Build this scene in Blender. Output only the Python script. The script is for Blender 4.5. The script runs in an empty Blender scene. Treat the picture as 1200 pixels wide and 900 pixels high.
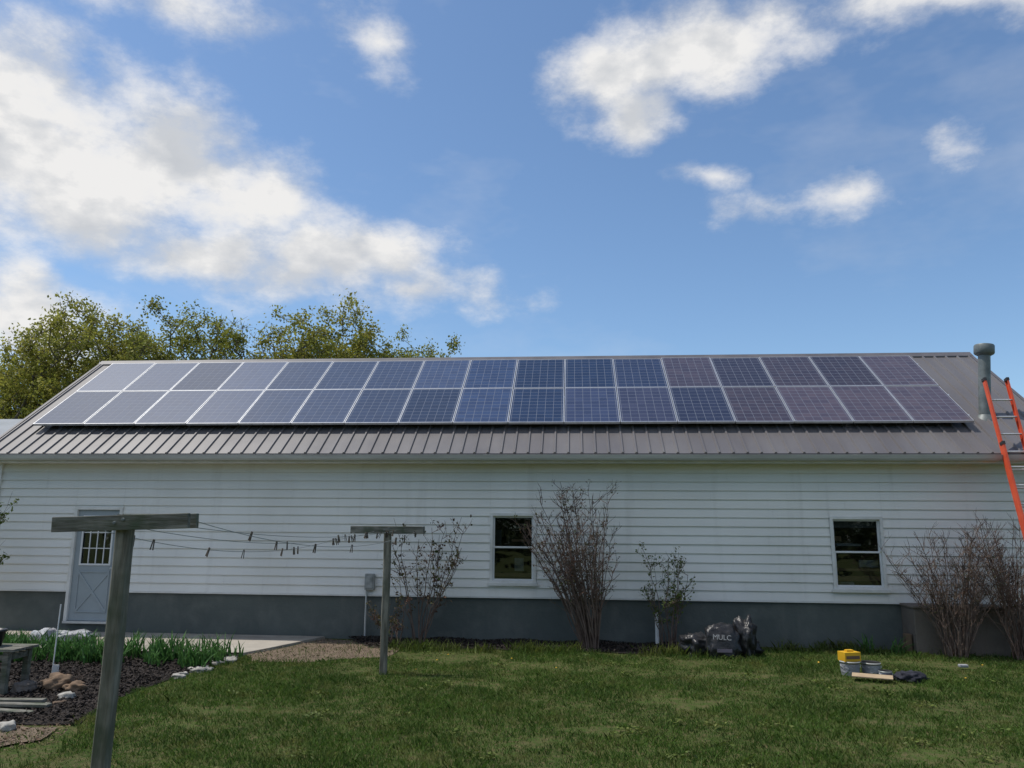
import bpy, bmesh, math, random
import numpy as np
from mathutils import Vector, Matrix, noise as mnoise
random.seed(7); rng=np.random.default_rng(7)
scene=bpy.context.scene
scene.view_settings.view_transform='Standard'
try: scene.view_settings.look='None'
except Exception: pass
scene.view_settings.exposure=0
COL=scene.collection

# ------------------------------------------------------------------ materials
def nodes_of(m):
    m.use_nodes=True; nt=m.node_tree; return nt,nt.nodes,nt.links
def sock(nt,v,inp):
    if isinstance(v,(int,float)): inp.default_value=v
    else: nt.links.new(v,inp)
def MA(nt,op,a,b=None,c=None,clamp=False):
    n=nt.nodes.new('ShaderNodeMath'); n.operation=op; n.use_clamp=clamp
    sock(nt,a,n.inputs[0])
    if b is not None: sock(nt,b,n.inputs[1])
    if c is not None: sock(nt,c,n.inputs[2])
    return n.outputs[0]
def MIX(nt,f,a,b,mode='MIX'):
    n=nt.nodes.new('ShaderNodeMix'); n.data_type='RGBA'; n.blend_type=mode
    if isinstance(f,(int,float)): n.inputs[0].default_value=f
    else: nt.links.new(f,n.inputs[0])
    for v,i in ((a,6),(b,7)):
        if isinstance(v,(tuple,list)): n.inputs[i].default_value=(v[0],v[1],v[2],1)
        else: nt.links.new(v,n.inputs[i])
    return n.outputs[2]
def NOISE(nt,vec,scale,detail=5,rough=.55,stretch=None,dist=0):
    if stretch:
        mp=nt.nodes.new('ShaderNodeMapping'); mp.inputs['Scale'].default_value=stretch
        nt.links.new(vec,mp.inputs['Vector']); vec=mp.outputs[0]
    n=nt.nodes.new('ShaderNodeTexNoise'); n.inputs['Scale'].default_value=scale
    n.inputs['Detail'].default_value=detail; n.inputs['Roughness'].default_value=rough
    n.inputs['Distortion'].default_value=dist
    nt.links.new(vec,n.inputs['Vector']); return n.outputs['Fac']
def MR(nt,v,a,b,c=0.,d=1.,smooth=False):
    n=nt.nodes.new('ShaderNodeMapRange'); n.inputs[1].default_value=a;n.inputs[2].default_value=b
    n.inputs[3].default_value=c;n.inputs[4].default_value=d
    if smooth: n.interpolation_type='SMOOTHSTEP'
    nt.links.new(v,n.inputs[0]); return n.outputs[0]
def OBJC(nt):
    n=nt.nodes.new('ShaderNodeTexCoord'); return n.outputs['Object']
def mat(name,c1,c2=None,scale=4,rough=.7,metal=0,bump=0,bscale=40,stretch=None,lo=.35,hi=.65,c3=None,s3=.6,spec=.4,rvar=0,bdist=.01,streak=None):
    m=bpy.data.materials.new(name); nt,N,L=nodes_of(m); b=N['Principled BSDF']
    b.inputs['Roughness'].default_value=rough; b.inputs['Metallic'].default_value=metal
    b.inputs['Specular IOR Level'].default_value=spec
    o=OBJC(nt)
    if c2:
        f=MR(nt,NOISE(nt,o,scale,4,.6,stretch),lo,hi)
        col=MIX(nt,f,c1,c2)
        if c3:
            f3=MR(nt,NOISE(nt,o,s3,3,.6),.45,.7); col=MIX(nt,f3,col,c3)
        if streak:
            f4=MR(nt,NOISE(nt,o,1.0,4,.6,streak[0]),.56,.78,0,streak[2]); col=MIX(nt,f4,col,streak[1])
        L.new(col,b.inputs['Base Color'])
    else: b.inputs['Base Color'].default_value=(*c1,1)
    if rvar:
        L.new(MR(nt,NOISE(nt,o,scale*1.7,4),.3,.7,rough-rvar,rough+rvar),b.inputs['Roughness'])
    if bump:
        bp=N.new('ShaderNodeBump'); bp.inputs['Strength'].default_value=bump; bp.inputs['Distance'].default_value=bdist
        L.new(NOISE(nt,o,bscale,3,.6,stretch),bp.inputs['Height']); L.new(bp.outputs[0],b.inputs['Normal'])
    return m
def leafmat(name,c1,c2,scale=1.5,trans=.35,fine=25,c3=None,patch=None):
    m=bpy.data.materials.new(name); nt,N,L=nodes_of(m); b=N['Principled BSDF']; out=N['Material Output']
    o=OBJC(nt)
    f=MR(nt,NOISE(nt,o,scale,2),.35,.65); col=MIX(nt,f,c1,c2)
    fn=NOISE(nt,o,fine,0); f2=MR(nt,fn,.3,.7,.6,1.4)
    if c3: col=MIX(nt,MR(nt,NOISE(nt,o,fine*.6,1),.5,.72),col,c3)
    if patch: col=MIX(nt,MR(nt,NOISE(nt,o,2.2,3,.65),.53,.68,0,.85),col,patch)
    v=N.new('ShaderNodeVectorMath'); v.operation='SCALE'; L.new(col,v.inputs[0]); L.new(f2,v.inputs['Scale'])
    L.new(v.outputs[0],b.inputs['Base Color']); b.inputs['Roughness'].default_value=.6; b.inputs['Specular IOR Level'].default_value=.25
    t=N.new('ShaderNodeBsdfTranslucent'); L.new(v.outputs[0],t.inputs['Color'])
    mx=N.new('ShaderNodeMixShader'); mx.inputs[0].default_value=trans
    L.new(b.outputs[0],mx.inputs[1]); L.new(t.outputs[0],mx.inputs[2]); L.new(mx.outputs[0],out.inputs['Surface'])
    return m

M_siding=mat('white_vinyl_siding',(.84,.825,.79),(.79,.775,.735),1.3,.55,bump=.15,bscale=60,stretch=(.15,1,1),c3=(.73,.715,.675),s3=.5,streak=((3.5,3.5,.25),(.60,.58,.54),.5))
M_trim=mat('white_trim',(.78,.77,.74),(.64,.63,.60),3,.5,bump=.1)
M_gutter=mat('aluminium_gutter',(.60,.59,.565),(.44,.43,.41),1.5,.45,stretch=(.5,4,4),bump=.1)
M_found=mat('painted_foundation',(.105,.120,.112),(.078,.090,.085),1.1,.85,bump=.6,bscale=25,c3=(.13,.142,.132),s3=2.2,streak=((2.5,2.5,.6),(.16,.162,.15),.6))
M_roof=mat('brown_metal_roof',(.150,.140,.140),(.118,.108,.109),.8,.42,stretch=(2,.5,.5),bump=.1,bscale=6,spec=.5,rvar=.08)
M_rooftrim=mat('roof_trim',(.14,.128,.128),(.10,.092,.094),2,.4)
M_alu=mat('aluminium',(.62,.63,.65),(.5,.51,.53),6,.35,metal=.6)
M_dark=mat('dark_gap',(.015,.015,.017),(.03,.03,.03),4,.8)
M_wood=mat('weathered_wood',(.10,.093,.070),(.27,.25,.205),7,.9,bump=1,bscale=22,stretch=(3,3,.35),c3=(.09,.10,.065),s3=3)
M_woodh=mat('weathered_wood_bar',(.09,.085,.068),(.26,.245,.21),7,.9,bump=1,bscale=22,stretch=(.35,3,3),c3=(.08,.098,.06),s3=4)
M_conc=mat('concrete_patio',(.36,.325,.275),(.27,.24,.205),2.2,.9,bump=.4,bscale=60,c3=(.40,.365,.31),s3=.9)
M_block=mat('old_concrete',(.17,.14,.115),(.10,.085,.072),4,.95,bump=.7,bscale=22,c3=(.22,.185,.16),s3=2)
M_galv=mat('galvanised_pipe',(.19,.21,.205),(.12,.135,.132),6,.5,metal=.2)
M_orange=mat('orange_fibreglass',(.70,.10,.04),(.58,.075,.03),5,.45)
M_bark=mat('bark',(.10,.082,.062),(.15,.125,.095),6,.9)
M_twig=mat('twig_bark',(.105,.07,.056),(.165,.12,.095),9,.85)
M_door=mat('grey_door_paint',(.34,.385,.41),(.31,.35,.375),3,.45)
M_doorw=mat('door_grid_white',(.75,.76,.76),(.68,.68,.68),3,.4)
M_mulch=mat('mulch',(.018,.014,.011),(.045,.034,.026),25,.95,bump=1,bscale=45,bdist=.03)
M_chip=mat('mulch_chips',(.016,.012,.010),(.07,.052,.042),18,.9,lo=.4,hi=.8)
M_dirt=mat('bare_dirt',(.20,.15,.105),(.13,.095,.065),5,.95,bump=.9,bscale=40,bdist=.03)
M_stone=mat('pale_stone',(.40,.38,.34),(.25,.235,.21),5,.9,bump=.6,bscale=15)
M_brown=mat('brown_clay',(.20,.13,.08),(.12,.085,.058),6,.9,bump=.6,bscale=15)
M_leafT=leafmat('spring_leaves',(.31,.30,.052),(.21,.225,.042),.35,.45,3.0,c3=(.38,.34,.07))
M_leafT2=leafmat('spring_leaves_b',(.26,.27,.05),(.18,.205,.04),.35,.45,3.0,c3=(.33,.31,.065))
M_leafS=leafmat('shrub_leaves',(.06,.085,.022),(.12,.055,.04),3,.3,25)
M_leafG=leafmat('shrub_leaves_green',(.08,.12,.022),(.12,.15,.035),3,.3,25)
M_iris=leafmat('strap_leaves',(.05,.13,.03),(.09,.19,.05),3,.3,25)
M_grass=leafmat('grass_blades',(.080,.150,.024),(.050,.102,.017),.9,.35,40,c3=(.13,.18,.04),patch=(.175,.185,.055))
M_weed=leafmat('weeds',(.08,.12,.022),(.13,.15,.035),2,.3,30)
M_line=mat('clothesline_cord',(.30,.30,.28),None,rough=.8)
M_pin=mat('clothespin_wood',(.05,.042,.035),(.11,.085,.06),30,.8)
M_black=mat('black_plastic',(.015,.015,.017),(.03,.03,.032),6,.38,bump=.6,bscale=9,bdist=.03)
M_cloth=mat('dark_cloth',(.012,.013,.02),(.03,.032,.045),9,.9,bump=.7,bscale=12,bdist=.02)
M_white=mat('white_print',(.45,.45,.45),(.25,.25,.25),25,rough=.5)
M_yellow=mat('yellow_plastic',(.70,.42,.02),(.60,.34,.02),8,.5)
M_bucket=mat('grey_bucket',(.36,.37,.36),(.22,.23,.22),9,.5)
M_card=mat('cardboard',(.42,.32,.20),(.32,.23,.15),7,.9)
M_sack=mat('pale_sack',(.40,.41,.43),(.22,.22,.24),5,.6,bump=.8,bscale=8,bdist=.05)
M_purple=mat('faded_label',(.22,.18,.22),None,rough=.7)
M_shed=mat('grey_shed_wall',(.3,.3,.3),(.24,.24,.25),2,.8)
M_shedroof=mat('grey_shed_roof',(.24,.26,.28),(.19,.21,.22),2,.5)
M_inter=mat('interior_timber',(.34,.19,.11),(.22,.13,.08),5,.8)
M_interg=mat('interior_items',(.38,.40,.42),(.16,.17,.18),5,.8)
M_blind=mat('dim_blind',(.10,.105,.11),(.07,.075,.08),5,.8)

def ground_mat():
    m=bpy.data.materials.new('lawn_ground'); nt,N,L=nodes_of(m); b=N['Principled BSDF']; o=OBJC(nt)
    a=MIX(nt,MR(nt,NOISE(nt,o,.8,4),.35,.65),(.060,.098,.020),(.042,.072,.015))
    a=MIX(nt,MR(nt,NOISE(nt,o,9,4,.7),.42,.66),a,(.125,.11,.05))
    a=MIX(nt,MR(nt,NOISE(nt,o,30,3,.7),.5,.7),a,(.085,.065,.038))
    L.new(a,b.inputs['Base Color']); b.inputs['Roughness'].default_value=.95; b.inputs['Specular IOR Level'].default_value=.1
    bp=N.new('ShaderNodeBump'); bp.inputs['Strength'].default_value=.9; bp.inputs['Distance'].default_value=.03
    L.new(NOISE(nt,o,35,3,.7),bp.inputs['Height']); L.new(bp.outputs[0],b.inputs['Normal'])
    return m
M_ground=ground_mat()

def glass_mat():
    m=bpy.data.materials.new('window_glass'); nt,N,L=nodes_of(m); out=N['Material Output']
    g=N.new('ShaderNodeBsdfGlossy'); g.inputs['Roughness'].default_value=.02; g.inputs['Color'].default_value=(.9,.95,1,1)
    t=N.new('ShaderNodeBsdfTransparent'); t.inputs['Color'].default_value=(.75,.8,.8,1)
    fr=N.new('ShaderNodeFresnel'); fr.inputs['IOR'].default_value=1.7
    bp=N.new('ShaderNodeBump'); bp.inputs['Strength'].default_value=.3; bp.inputs['Distance'].default_value=.03
    L.new(NOISE(nt,OBJC(nt),2.5,2),bp.inputs['Height']); L.new(bp.outputs[0],g.inputs['Normal'])
    mx=N.new('ShaderNodeMixShader'); L.new(MA(nt,'ADD',fr.outputs[0],.04),mx.inputs[0]); L.new(t.outputs[0],mx.inputs[1]); L.new(g.outputs[0],mx.inputs[2])
    L.new(mx.outputs[0],out.inputs['Surface']); return m
M_glass=glass_mat()

PW,PH=.988,1.402
def panel_mat():
    m=bpy.data.materials.new('solar_cells'); nt,N,L=nodes_of(m); b=N['Principled BSDF']; o=OBJC(nt)
    s=N.new('ShaderNodeSeparateXYZ'); L.new(o,s.inputs[0])
    def grid(v,off,span,n,w):
        u=MA(nt,'MULTIPLY',MA(nt,'SUBTRACT',v,off),n/span)
        f=MA(nt,'FRACT',u); e=MA(nt,'ABSOLUTE',MA(nt,'SUBTRACT',f,.5))
        return MA(nt,'GREATER_THAN',e,.5-w),u
    gx,ux=grid(s.outputs[0],.04,PW-.08,6,.022); gy,uy=grid(s.outputs[1],.04,PH-.08,10,.028)
    line=MA(nt,'MAXIMUM',gx,gy)
    oi=N.new('ShaderNodeObjectInfo')
    cv=N.new('ShaderNodeCombineXYZ'); L.new(MA(nt,'FLOOR',ux),cv.inputs[0]); L.new(MA(nt,'FLOOR',uy),cv.inputs[1]); L.new(MA(nt,'MULTIPLY',oi.outputs['Random'],37.),cv.inputs[2])
    wn=N.new('ShaderNodeTexWhiteNoise'); L.new(cv.outputs[0],wn.inputs['Vector'])
    cell=MIX(nt,wn.outputs['Value'],(.006,.018,.058),(.012,.029,.080))
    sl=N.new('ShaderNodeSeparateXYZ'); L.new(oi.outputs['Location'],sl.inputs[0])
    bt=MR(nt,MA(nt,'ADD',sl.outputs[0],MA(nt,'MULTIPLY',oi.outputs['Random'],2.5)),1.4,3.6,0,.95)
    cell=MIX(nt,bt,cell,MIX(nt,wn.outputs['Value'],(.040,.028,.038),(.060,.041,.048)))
    sc=N.new('ShaderNodeVectorMath'); sc.operation='SCALE'; L.new(cell,sc.inputs[0]); L.new(MR(nt,oi.outputs['Random'],0,1,.65,1.5),sc.inputs['Scale'])
    col=MIX(nt,line,sc.outputs[0],(.17,.18,.21))
    # cloud reflection painted into the cell colour, stronger towards the tree end
    refl=MA(nt,'MULTIPLY',MR(nt,sl.outputs[0],-10.5,-2.0,.60,.03),MR(nt,oi.outputs['Random'],0,1,.8,1.15))
    col=MIX(nt,refl,col,(.22,.235,.285))
    L.new(col,b.inputs['Base Color'])
    b.inputs['IOR'].default_value=1.5; b.inputs['Specular IOR Level'].default_value=.7
    L.new(MR(nt,oi.outputs['Random'],0,1,.14,.26),b.inputs['Roughness'])
    return m
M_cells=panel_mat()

# ------------------------------------------------------------------ mesh helpers
class MB:
    def __init__(s): s.v=[];s.f=[];s.m=[]
    def add(s,vs,fs,mi=0):
        o=len(s.v); s.v+= [tuple(v) for v in vs]; s.f+=[tuple(i+o for i in f) for f in fs]; s.m+=[mi]*len(fs)
    def quad(s,a,b,c,d,mi=0): s.add([a,b,c,d],[(0,1,2,3)],mi)
    def box(s,x0,x1,y0,y1,z0,z1,mi=0,M=None):
        vs=[Vector((x,y,z)) for z in (z0,z1) for y in (y0,y1) for x in (x0,x1)]
        if M: vs=[M@v for v in vs]
        s.add(vs,[(0,2,3,1),(4,5,7,6),(0,1,5,4),(2,6,7,3),(0,4,6,2),(1,3,7,5)],mi)
    def tube(s,pts,rad,n=5,mi=0,cap=True):
        pts=[Vector(p) for p in pts]
        vs=[];fs=[]
        for i,p in enumerate(pts):
            if i==0: d=pts[1]-p
            elif i==len(pts)-1: d=p-pts[i-1]
            else: d=pts[i+1]-pts[i-1]
            if d.length<1e-9: d=Vector((0,0,1))
            d.normalize(); a=Vector((1,0,0)) if abs(d.x)<.8 else Vector((0,1,0))
            u=d.cross(a).normalized(); w=d.cross(u); r=rad[i] if hasattr(rad,'__len__') else rad
            for k in range(n):
                t=2*math.pi*k/n; vs.append(p+u*(r*math.cos(t))+w*(r*math.sin(t)))
        for i in range(len(pts)-1):
            for k in range(n):
                a=i*n+k;b=i*n+(k+1)%n; fs.append((a,b,b+n,a+n))
        if cap: fs.append(tuple(range(n))[::-1]); fs.append(tuple(range((len(pts)-1)*n,len(pts)*n)))
        s.add(vs,fs,mi)
    def lathe(s,prof,cx,cy,cz,n=24,mi=0,M=None):
        vs=[];fs=[]
        for r,z in prof:
            for k in range(n):
                t=2*math.pi*k/n; p=Vector((r*math.cos(t),r*math.sin(t),z))
                if M: p=M@p
                vs.append((cx+p.x,cy+p.y,cz+p.z))
        for i in range(len(prof)-1):
            for k in range(n):
                a=i*n+k;b=i*n+(k+1)%n; fs.append((a,b,b+n,a+n))
        s.add(vs,fs,mi)
    def obj(s,name,mats,parent=None,smooth=False,bevel=0):
        me=bpy.data.meshes.new(name); me.from_pydata(s.v,[],s.f)
        for m in (mats if isinstance(mats,list) else [mats]): me.materials.append(m)
        me.polygons.foreach_set('material_index',s.m)
        if smooth: me.polygons.foreach_set('use_smooth',[True]*len(s.f))
        me.update(); o=bpy.data.objects.new(name,me); COL.objects.link(o)
        if bevel:
            b=o.modifiers.new('bev','BEVEL'); b.width=bevel; b.segments=2; b.limit_method='ANGLE'
        if parent: par(o,parent)
        return o
def par(o,p):
    o.parent=p; o.matrix_parent_inverse=Matrix.Translation(p.location).inverted()
def empty(name,loc):
    e=bpy.data.objects.new(name,None); e.location=loc; COL.objects.link(e); e.empty_display_size=.3; return e
def np_mesh(name,V,F,mats,parent=None):
    V=np.asarray(V,dtype=np.float32); F=np.asarray(F,dtype=np.int32); k=F.shape[1]
    me=bpy.data.meshes.new(name); me.vertices.add(len(V)); me.vertices.foreach_set('co',V.ravel())
    me.loops.add(F.size); me.loops.foreach_set('vertex_index',F.ravel())
    me.polygons.add(len(F)); me.polygons.foreach_set('loop_start',np.arange(0,F.size,k,dtype=np.int32))
    try: me.polygons.foreach_set('loop_total',np.full(len(F),k,dtype=np.int32))
    except Exception: pass
    for m in mats: me.materials.append(m)
    me.update(calc_edges=True); me.validate()
    o=bpy.data.objects.new(name,me); COL.objects.link(o)
    if parent: par(o,parent)
    return o
def quads(C,l,w,tilt=None):
    n=len(C); C=np.asarray(C)
    if tilt is None:
        a=rng.normal(size=(n,3)); a/=np.linalg.norm(a,axis=1)[:,None]
    else:
        t=rng.uniform(0,2*np.pi,n); e=rng.uniform(-tilt,tilt,n)
        a=np.stack([np.cos(t)*np.cos(e),np.sin(t)*np.cos(e),np.sin(e)],1)
    b=rng.normal(size=(n,3)) if tilt is None else np.stack([rng.normal(size=n),rng.normal(size=n),rng.normal(size=n)*math.sin(tilt)],1)
    b=b-(a*b).sum(1)[:,None]*a; b/=np.linalg.norm(b,axis=1)[:,None]+1e-9
    L=(np.asarray(l)*np.ones(n))[:,None]*a*.5; W=(np.asarray(w)*np.ones(n))[:,None]*b*.5
    V=np.stack([C-L,C-W,C+L,C+W],1).reshape(-1,3)
    F=np.arange(4*n).reshape(n,4); return V,F
def poly_sheet(name,pts,z,mt,wob=.08,parent=None,seg=.25,thick=0):
    out=[]
    n=len(pts)
    for i in range(n):
        a=Vector(pts[i]);b=Vector(pts[(i+1)%n]); k=max(1,int((b-a).length/seg))
        for j in range(k):
            p=a.lerp(b,j/k)
            q=mnoise.noise_vector(Vector((p.x*1.7,p.y*1.7,3.1)))
            out.append((p.x+q.x*wob,p.y+q.y*wob,z))
    bm=bmesh.new(); vs=[bm.verts.new(p) for p in out]; f=bm.faces.new(vs); f.normal_update()
    if f.normal.z<0: f.normal_flip()
    if thick:
        r=bmesh.ops.extrude_face_region(bm,geom=[f])
        bmesh.ops.translate(bm,vec=(0,0,thick),verts=[v for v in r['geom'] if isinstance(v,bmesh.types.BMVert)])
        bmesh.ops.recalc_face_normals(bm,faces=bm.faces)
    bmesh.ops.triangulate(bm,faces=bm.faces)
    me=bpy.data.meshes.new(name); bm.to_mesh(me); bm.free(); me.materials.append(mt)
    o=bpy.data.objects.new(name,me); COL.objects.link(o)
    if parent: par(o,parent)
    return o
def lump(name,loc,dims,mt,seed=0,amp=.12,freq=2.5,rot=0,parent=None,power=1.0,tilt=0,sub=4):
    bm=bmesh.new(); bmesh.ops.create_icosphere(bm,subdivisions=sub,radius=1)
    R=Matrix.Rotation(rot,3,'Z')@Matrix.Rotation(tilt,3,'X')
    for v in bm.verts:
        c=v.co.copy()
        if power!=1: c=Vector([math.copysign(abs(t)**power,t) for t in c])
        nn=mnoise.noise(c*freq+Vector((seed*7.3,seed*3.1,1)))+.5*mnoise.noise(c*freq*2.3+Vector((seed,2,5)))
        c*=1+amp*nn
        c=Vector((c.x*dims[0],c.y*dims[1],c.z*dims[2])); v.co=R@c+Vector(loc)
    for f in bm.faces: f.smooth=True
    me=bpy.data.meshes.new(name); bm.to_mesh(me); bm.free(); me.materials.append(mt)
    o=bpy.data.objects.new(name,me); COL.objects.link(o)
    if parent: par(o,parent)
    return o

# ------------------------------------------------------------------ BUILDING
X0,X1=-10.62,8.05; YB=5.7
SZ0,SZ1=.745,3.0
B=empty('white_garage_building',(-1.2,2.8,0))
OPEN=[(-9.06,-8.15,.22,2.22),(-1.47,-.67,.96,2.15),(4.25,5.11,.93,2.13)]
sid=MB(); NC=15; ch=(SZ1-SZ0)/NC
for i in range(NC):
    z0=SZ0+i*ch; z1=z0+ch
    br={X0,X1}
    for o in OPEN: br|={o[0],o[1]}
    x=X0+random.uniform(.5,3.6); seams=set()
    while x<X1-.4: br.add(round(x,3)); seams.add(round(x,3)); x+=3.66 if random.random()<.7 else random.uniform(1.5,3)
    br=sorted(br); off=0
    for a,b in zip(br,br[1:]):
        if a in seams: off=random.uniform(0,.003)
        mid=(a+b)/2; parts=[(z0,z1)]
        for o in OPEN:
            if o[0]<mid<o[1]:
                np_=[]
                for p in parts:
                    if o[2]>=p[1] or o[3]<=p[0]: np_.append(p)
                    else:
                        if o[2]>p[0]+.005: np_.append((p[0],o[2]))
                        if o[3]<p[1]-.005: np_.append((o[3],p[1]))
                parts=np_
        yy=lambda z:-.030-off+(z-z0)/ch*.025
        e=.0018
        for za,zb in parts:
            sid.quad((a+e,yy(za),za),(b-e,yy(za),za),(b-e,yy(zb),zb),(a+e,yy(zb),zb))
            if za==z0: sid.quad((a+e,yy(za),za),(a+e,-.002,za+.001),(b-e,-.002,za+.001),(b-e,yy(za),za))
sid.obj('lap_siding',M_siding,B)
def wallrects(mb,z0,z1,y,ops,mi=0):
    br=sorted({X0,X1}|{o[0] for o in ops}|{o[1] for o in ops})
    for a,b in zip(br,br[1:]):
        mid=(a+b)/2; parts=[(z0,z1)]
        for o in ops:
            if o[0]<mid<o[1]:
                q=[]
                for p in parts:
                    if o[2]>=p[1] or o[3]<=p[0]: q.append(p)
                    else:
                        if o[2]>p[0]: q.append((p[0],o[2]))
                        if o[3]<p[1]: q.append((o[3],p[1]))
                parts=q
        for za,zb in parts: mb.quad((a,y,za),(b,y,za),(b,y,zb),(a,y,zb),mi)
w=MB(); wallrects(w,SZ0,3.02,.002,OPEN)
for X in (X0,X1):
    w.quad((X,0,.0),(X,YB,.0),(X,YB,3.0),(X,0,3.0)); w.add([(X,0,3.0),(X,YB,3.0),(X,2.85,5.44)],[(0,1,2)])
w.quad((X0,YB,0),(X1,YB,0),(X1,YB,3),(X0,YB,3))
w.obj('walls',M_siding,B)
iw=MB(); iw.quad((X0+.01,0.02,.1),(X1-.01,.02,.1),(X1-.01,YB-.01,.1),(X0+.01,YB-.01,.1)); iw.quad((X0+.01,2.2,.1),(X1-.01,2.2,.1),(X1-.01,2.2,3.0),(X0+.01,2.2,3.0)); iw.obj('interior_partition',M_dark,B)
f=MB(); wallrects(f,-.3,SZ0,.012,[OPEN[0]]); f.obj('foundation',M_found,B)
st=MB(); st.box(X0,-9.06,-.037,.0,SZ0-.025,SZ0-.002); st.box(-8.15,X1,-.037,.0,SZ0-.025,SZ0-.002); st.obj('starter_strip',M_trim,B)
cp=MB(); cp.box(X0-.03,X0+.06,-.05,.0,SZ0-.01,3.0); cp.box(X1-.06,X1+.03,-.05,0,SZ0-.01,3.0); cp.obj('corner_trim',M_trim,B)

m_=.72; th=math.atan(m_); YE=-.44; ZE=3.15; YR=2.85; ZR=ZE+m_*(YR-YE)
RX0,RX1=-10.72,8.2
u=Vector((0,math.cos(th),math.sin(th))); nn=Vector((0,-math.sin(th),math.cos(th)))
r=MB()
r.add([(RX0,YE,ZE),(RX1,YE,ZE),(RX1,YR,ZR),(RX0,YR,ZR),(RX1,2*YR-YE,ZE),(RX0,2*YR-YE,ZE)],[(0,1,2,3),(3,2,4,5)])
r.add([(RX0,YE,ZE-.03),(RX1,YE,ZE-.03),(RX1,YR,ZR-.03),(RX0,YR,ZR-.03),(RX1,2*YR-YE,ZE-.03),(RX0,2*YR-YE,ZE-.03)],[(3,2,1,0),(5,4,2,3)])
r.quad((RX0,YE,ZE-.03),(RX1,YE,ZE-.03),(RX1,YE,ZE),(RX0,YE,ZE))
x=RX0+.08; Ls=(YR-YE)/math.cos(th); E=Vector((0,YE,ZE))
while x<RX1-.06:
    for side in (0,1):
        def P(xx,s,hh):
            p=E+u*s+nn*hh; y=p.y if side==0 else 2*YR-p.y
            return (xx,y,p.z)
        bw,tw,hh=.026,.012,.028
        vs=[P(x-bw,-.004,.001),P(x-tw,-.004,hh),P(x+tw,-.004,hh),P(x+bw,-.004,.001),P(x-bw,Ls,.001),P(x-tw,Ls,hh),P(x+tw,Ls,hh),P(x+bw,Ls,.001)]
        r.add(vs,[(0,1,5,4),(1,2,6,5),(2,3,7,6),(0,3,2,1)])
    x+=.229
r.obj('metal_roof',M_roof,B)
rt=MB()
for X,s in ((RX0,-1),(RX1,1)):
    for sd in (0,1):
        y0,y1=(YE,YR) if sd==0 else (2*YR-YE,YR)
        a=X-.03;b=X+.03
        rt.add([(a,y0,ZE-.14),(b,y0,ZE-.14),(b,y0,ZE+.03),(a,y0,ZE+.03),(a,y1,ZR-.14),(b,y1,ZR-.14),(b,y1,ZR+.03),(a,y1,ZR+.03)],[(0,1,2,3),(3,2,6,7),(0,4,5,1),(0,3,7,4),(1,5,6,2)])
for sd in (1,-1):
    a=.13
    rt.quad((RX0-.03,YR-sd*a,ZR-m_*a+.034),(RX1+.03,YR-sd*a,ZR-m_*a+.034),(RX1+.03,YR,ZR+.045),(RX0-.03,YR,ZR+.045))
    rt.quad((RX0-.03,YR-sd*a,ZR-m_*a+.01),(RX1+.03,YR-sd*a,ZR-m_*a+.01),(RX1+.03,YR-sd*a,ZR-m_*a+.034),(RX0-.03,YR-sd*a,ZR-m_*a+.034))
rt.obj('roof_trim',M_rooftrim,B)
ft=MB(); ft.box(RX0+.05,RX1-.05,-.40,-.378,3.0,3.115); ft.box(RX0+.05,RX1-.05,-.377,.02,3.0,3.012)
ft.obj('fascia_and_soffit',M_trim,B)
g=MB(); prof=[(-.402,3.118),(-.402,3.03),(-.475,3.028),(-.50,3.06),(-.512,3.095),(-.522,3.12),(-.508,3.122)]
for (ya,za),(yb,zb) in zip(prof,prof[1:]): g.quad((RX0+.02,ya,za),(RX0+.02,yb,zb),(RX1-.02,yb,zb),(RX1-.02,ya,za))
for X in np.arange(RX0+.02,RX1,3.05):
    pr=[(y-.003,z-.003) for y,z in prof[1:]]
    for (ya,za),(yb,zb) in zip(pr,pr[1:]): g.quad((X,ya,za),(X,yb,zb),(X+.07,yb,zb),(X+.07,ya,za))
for X in (RX0+.02,RX1-.02): g.add([(X,y,z) for y,z in prof],[tuple(range(len(prof)))])
g.obj('gutter',M_gutter,B)

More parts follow.
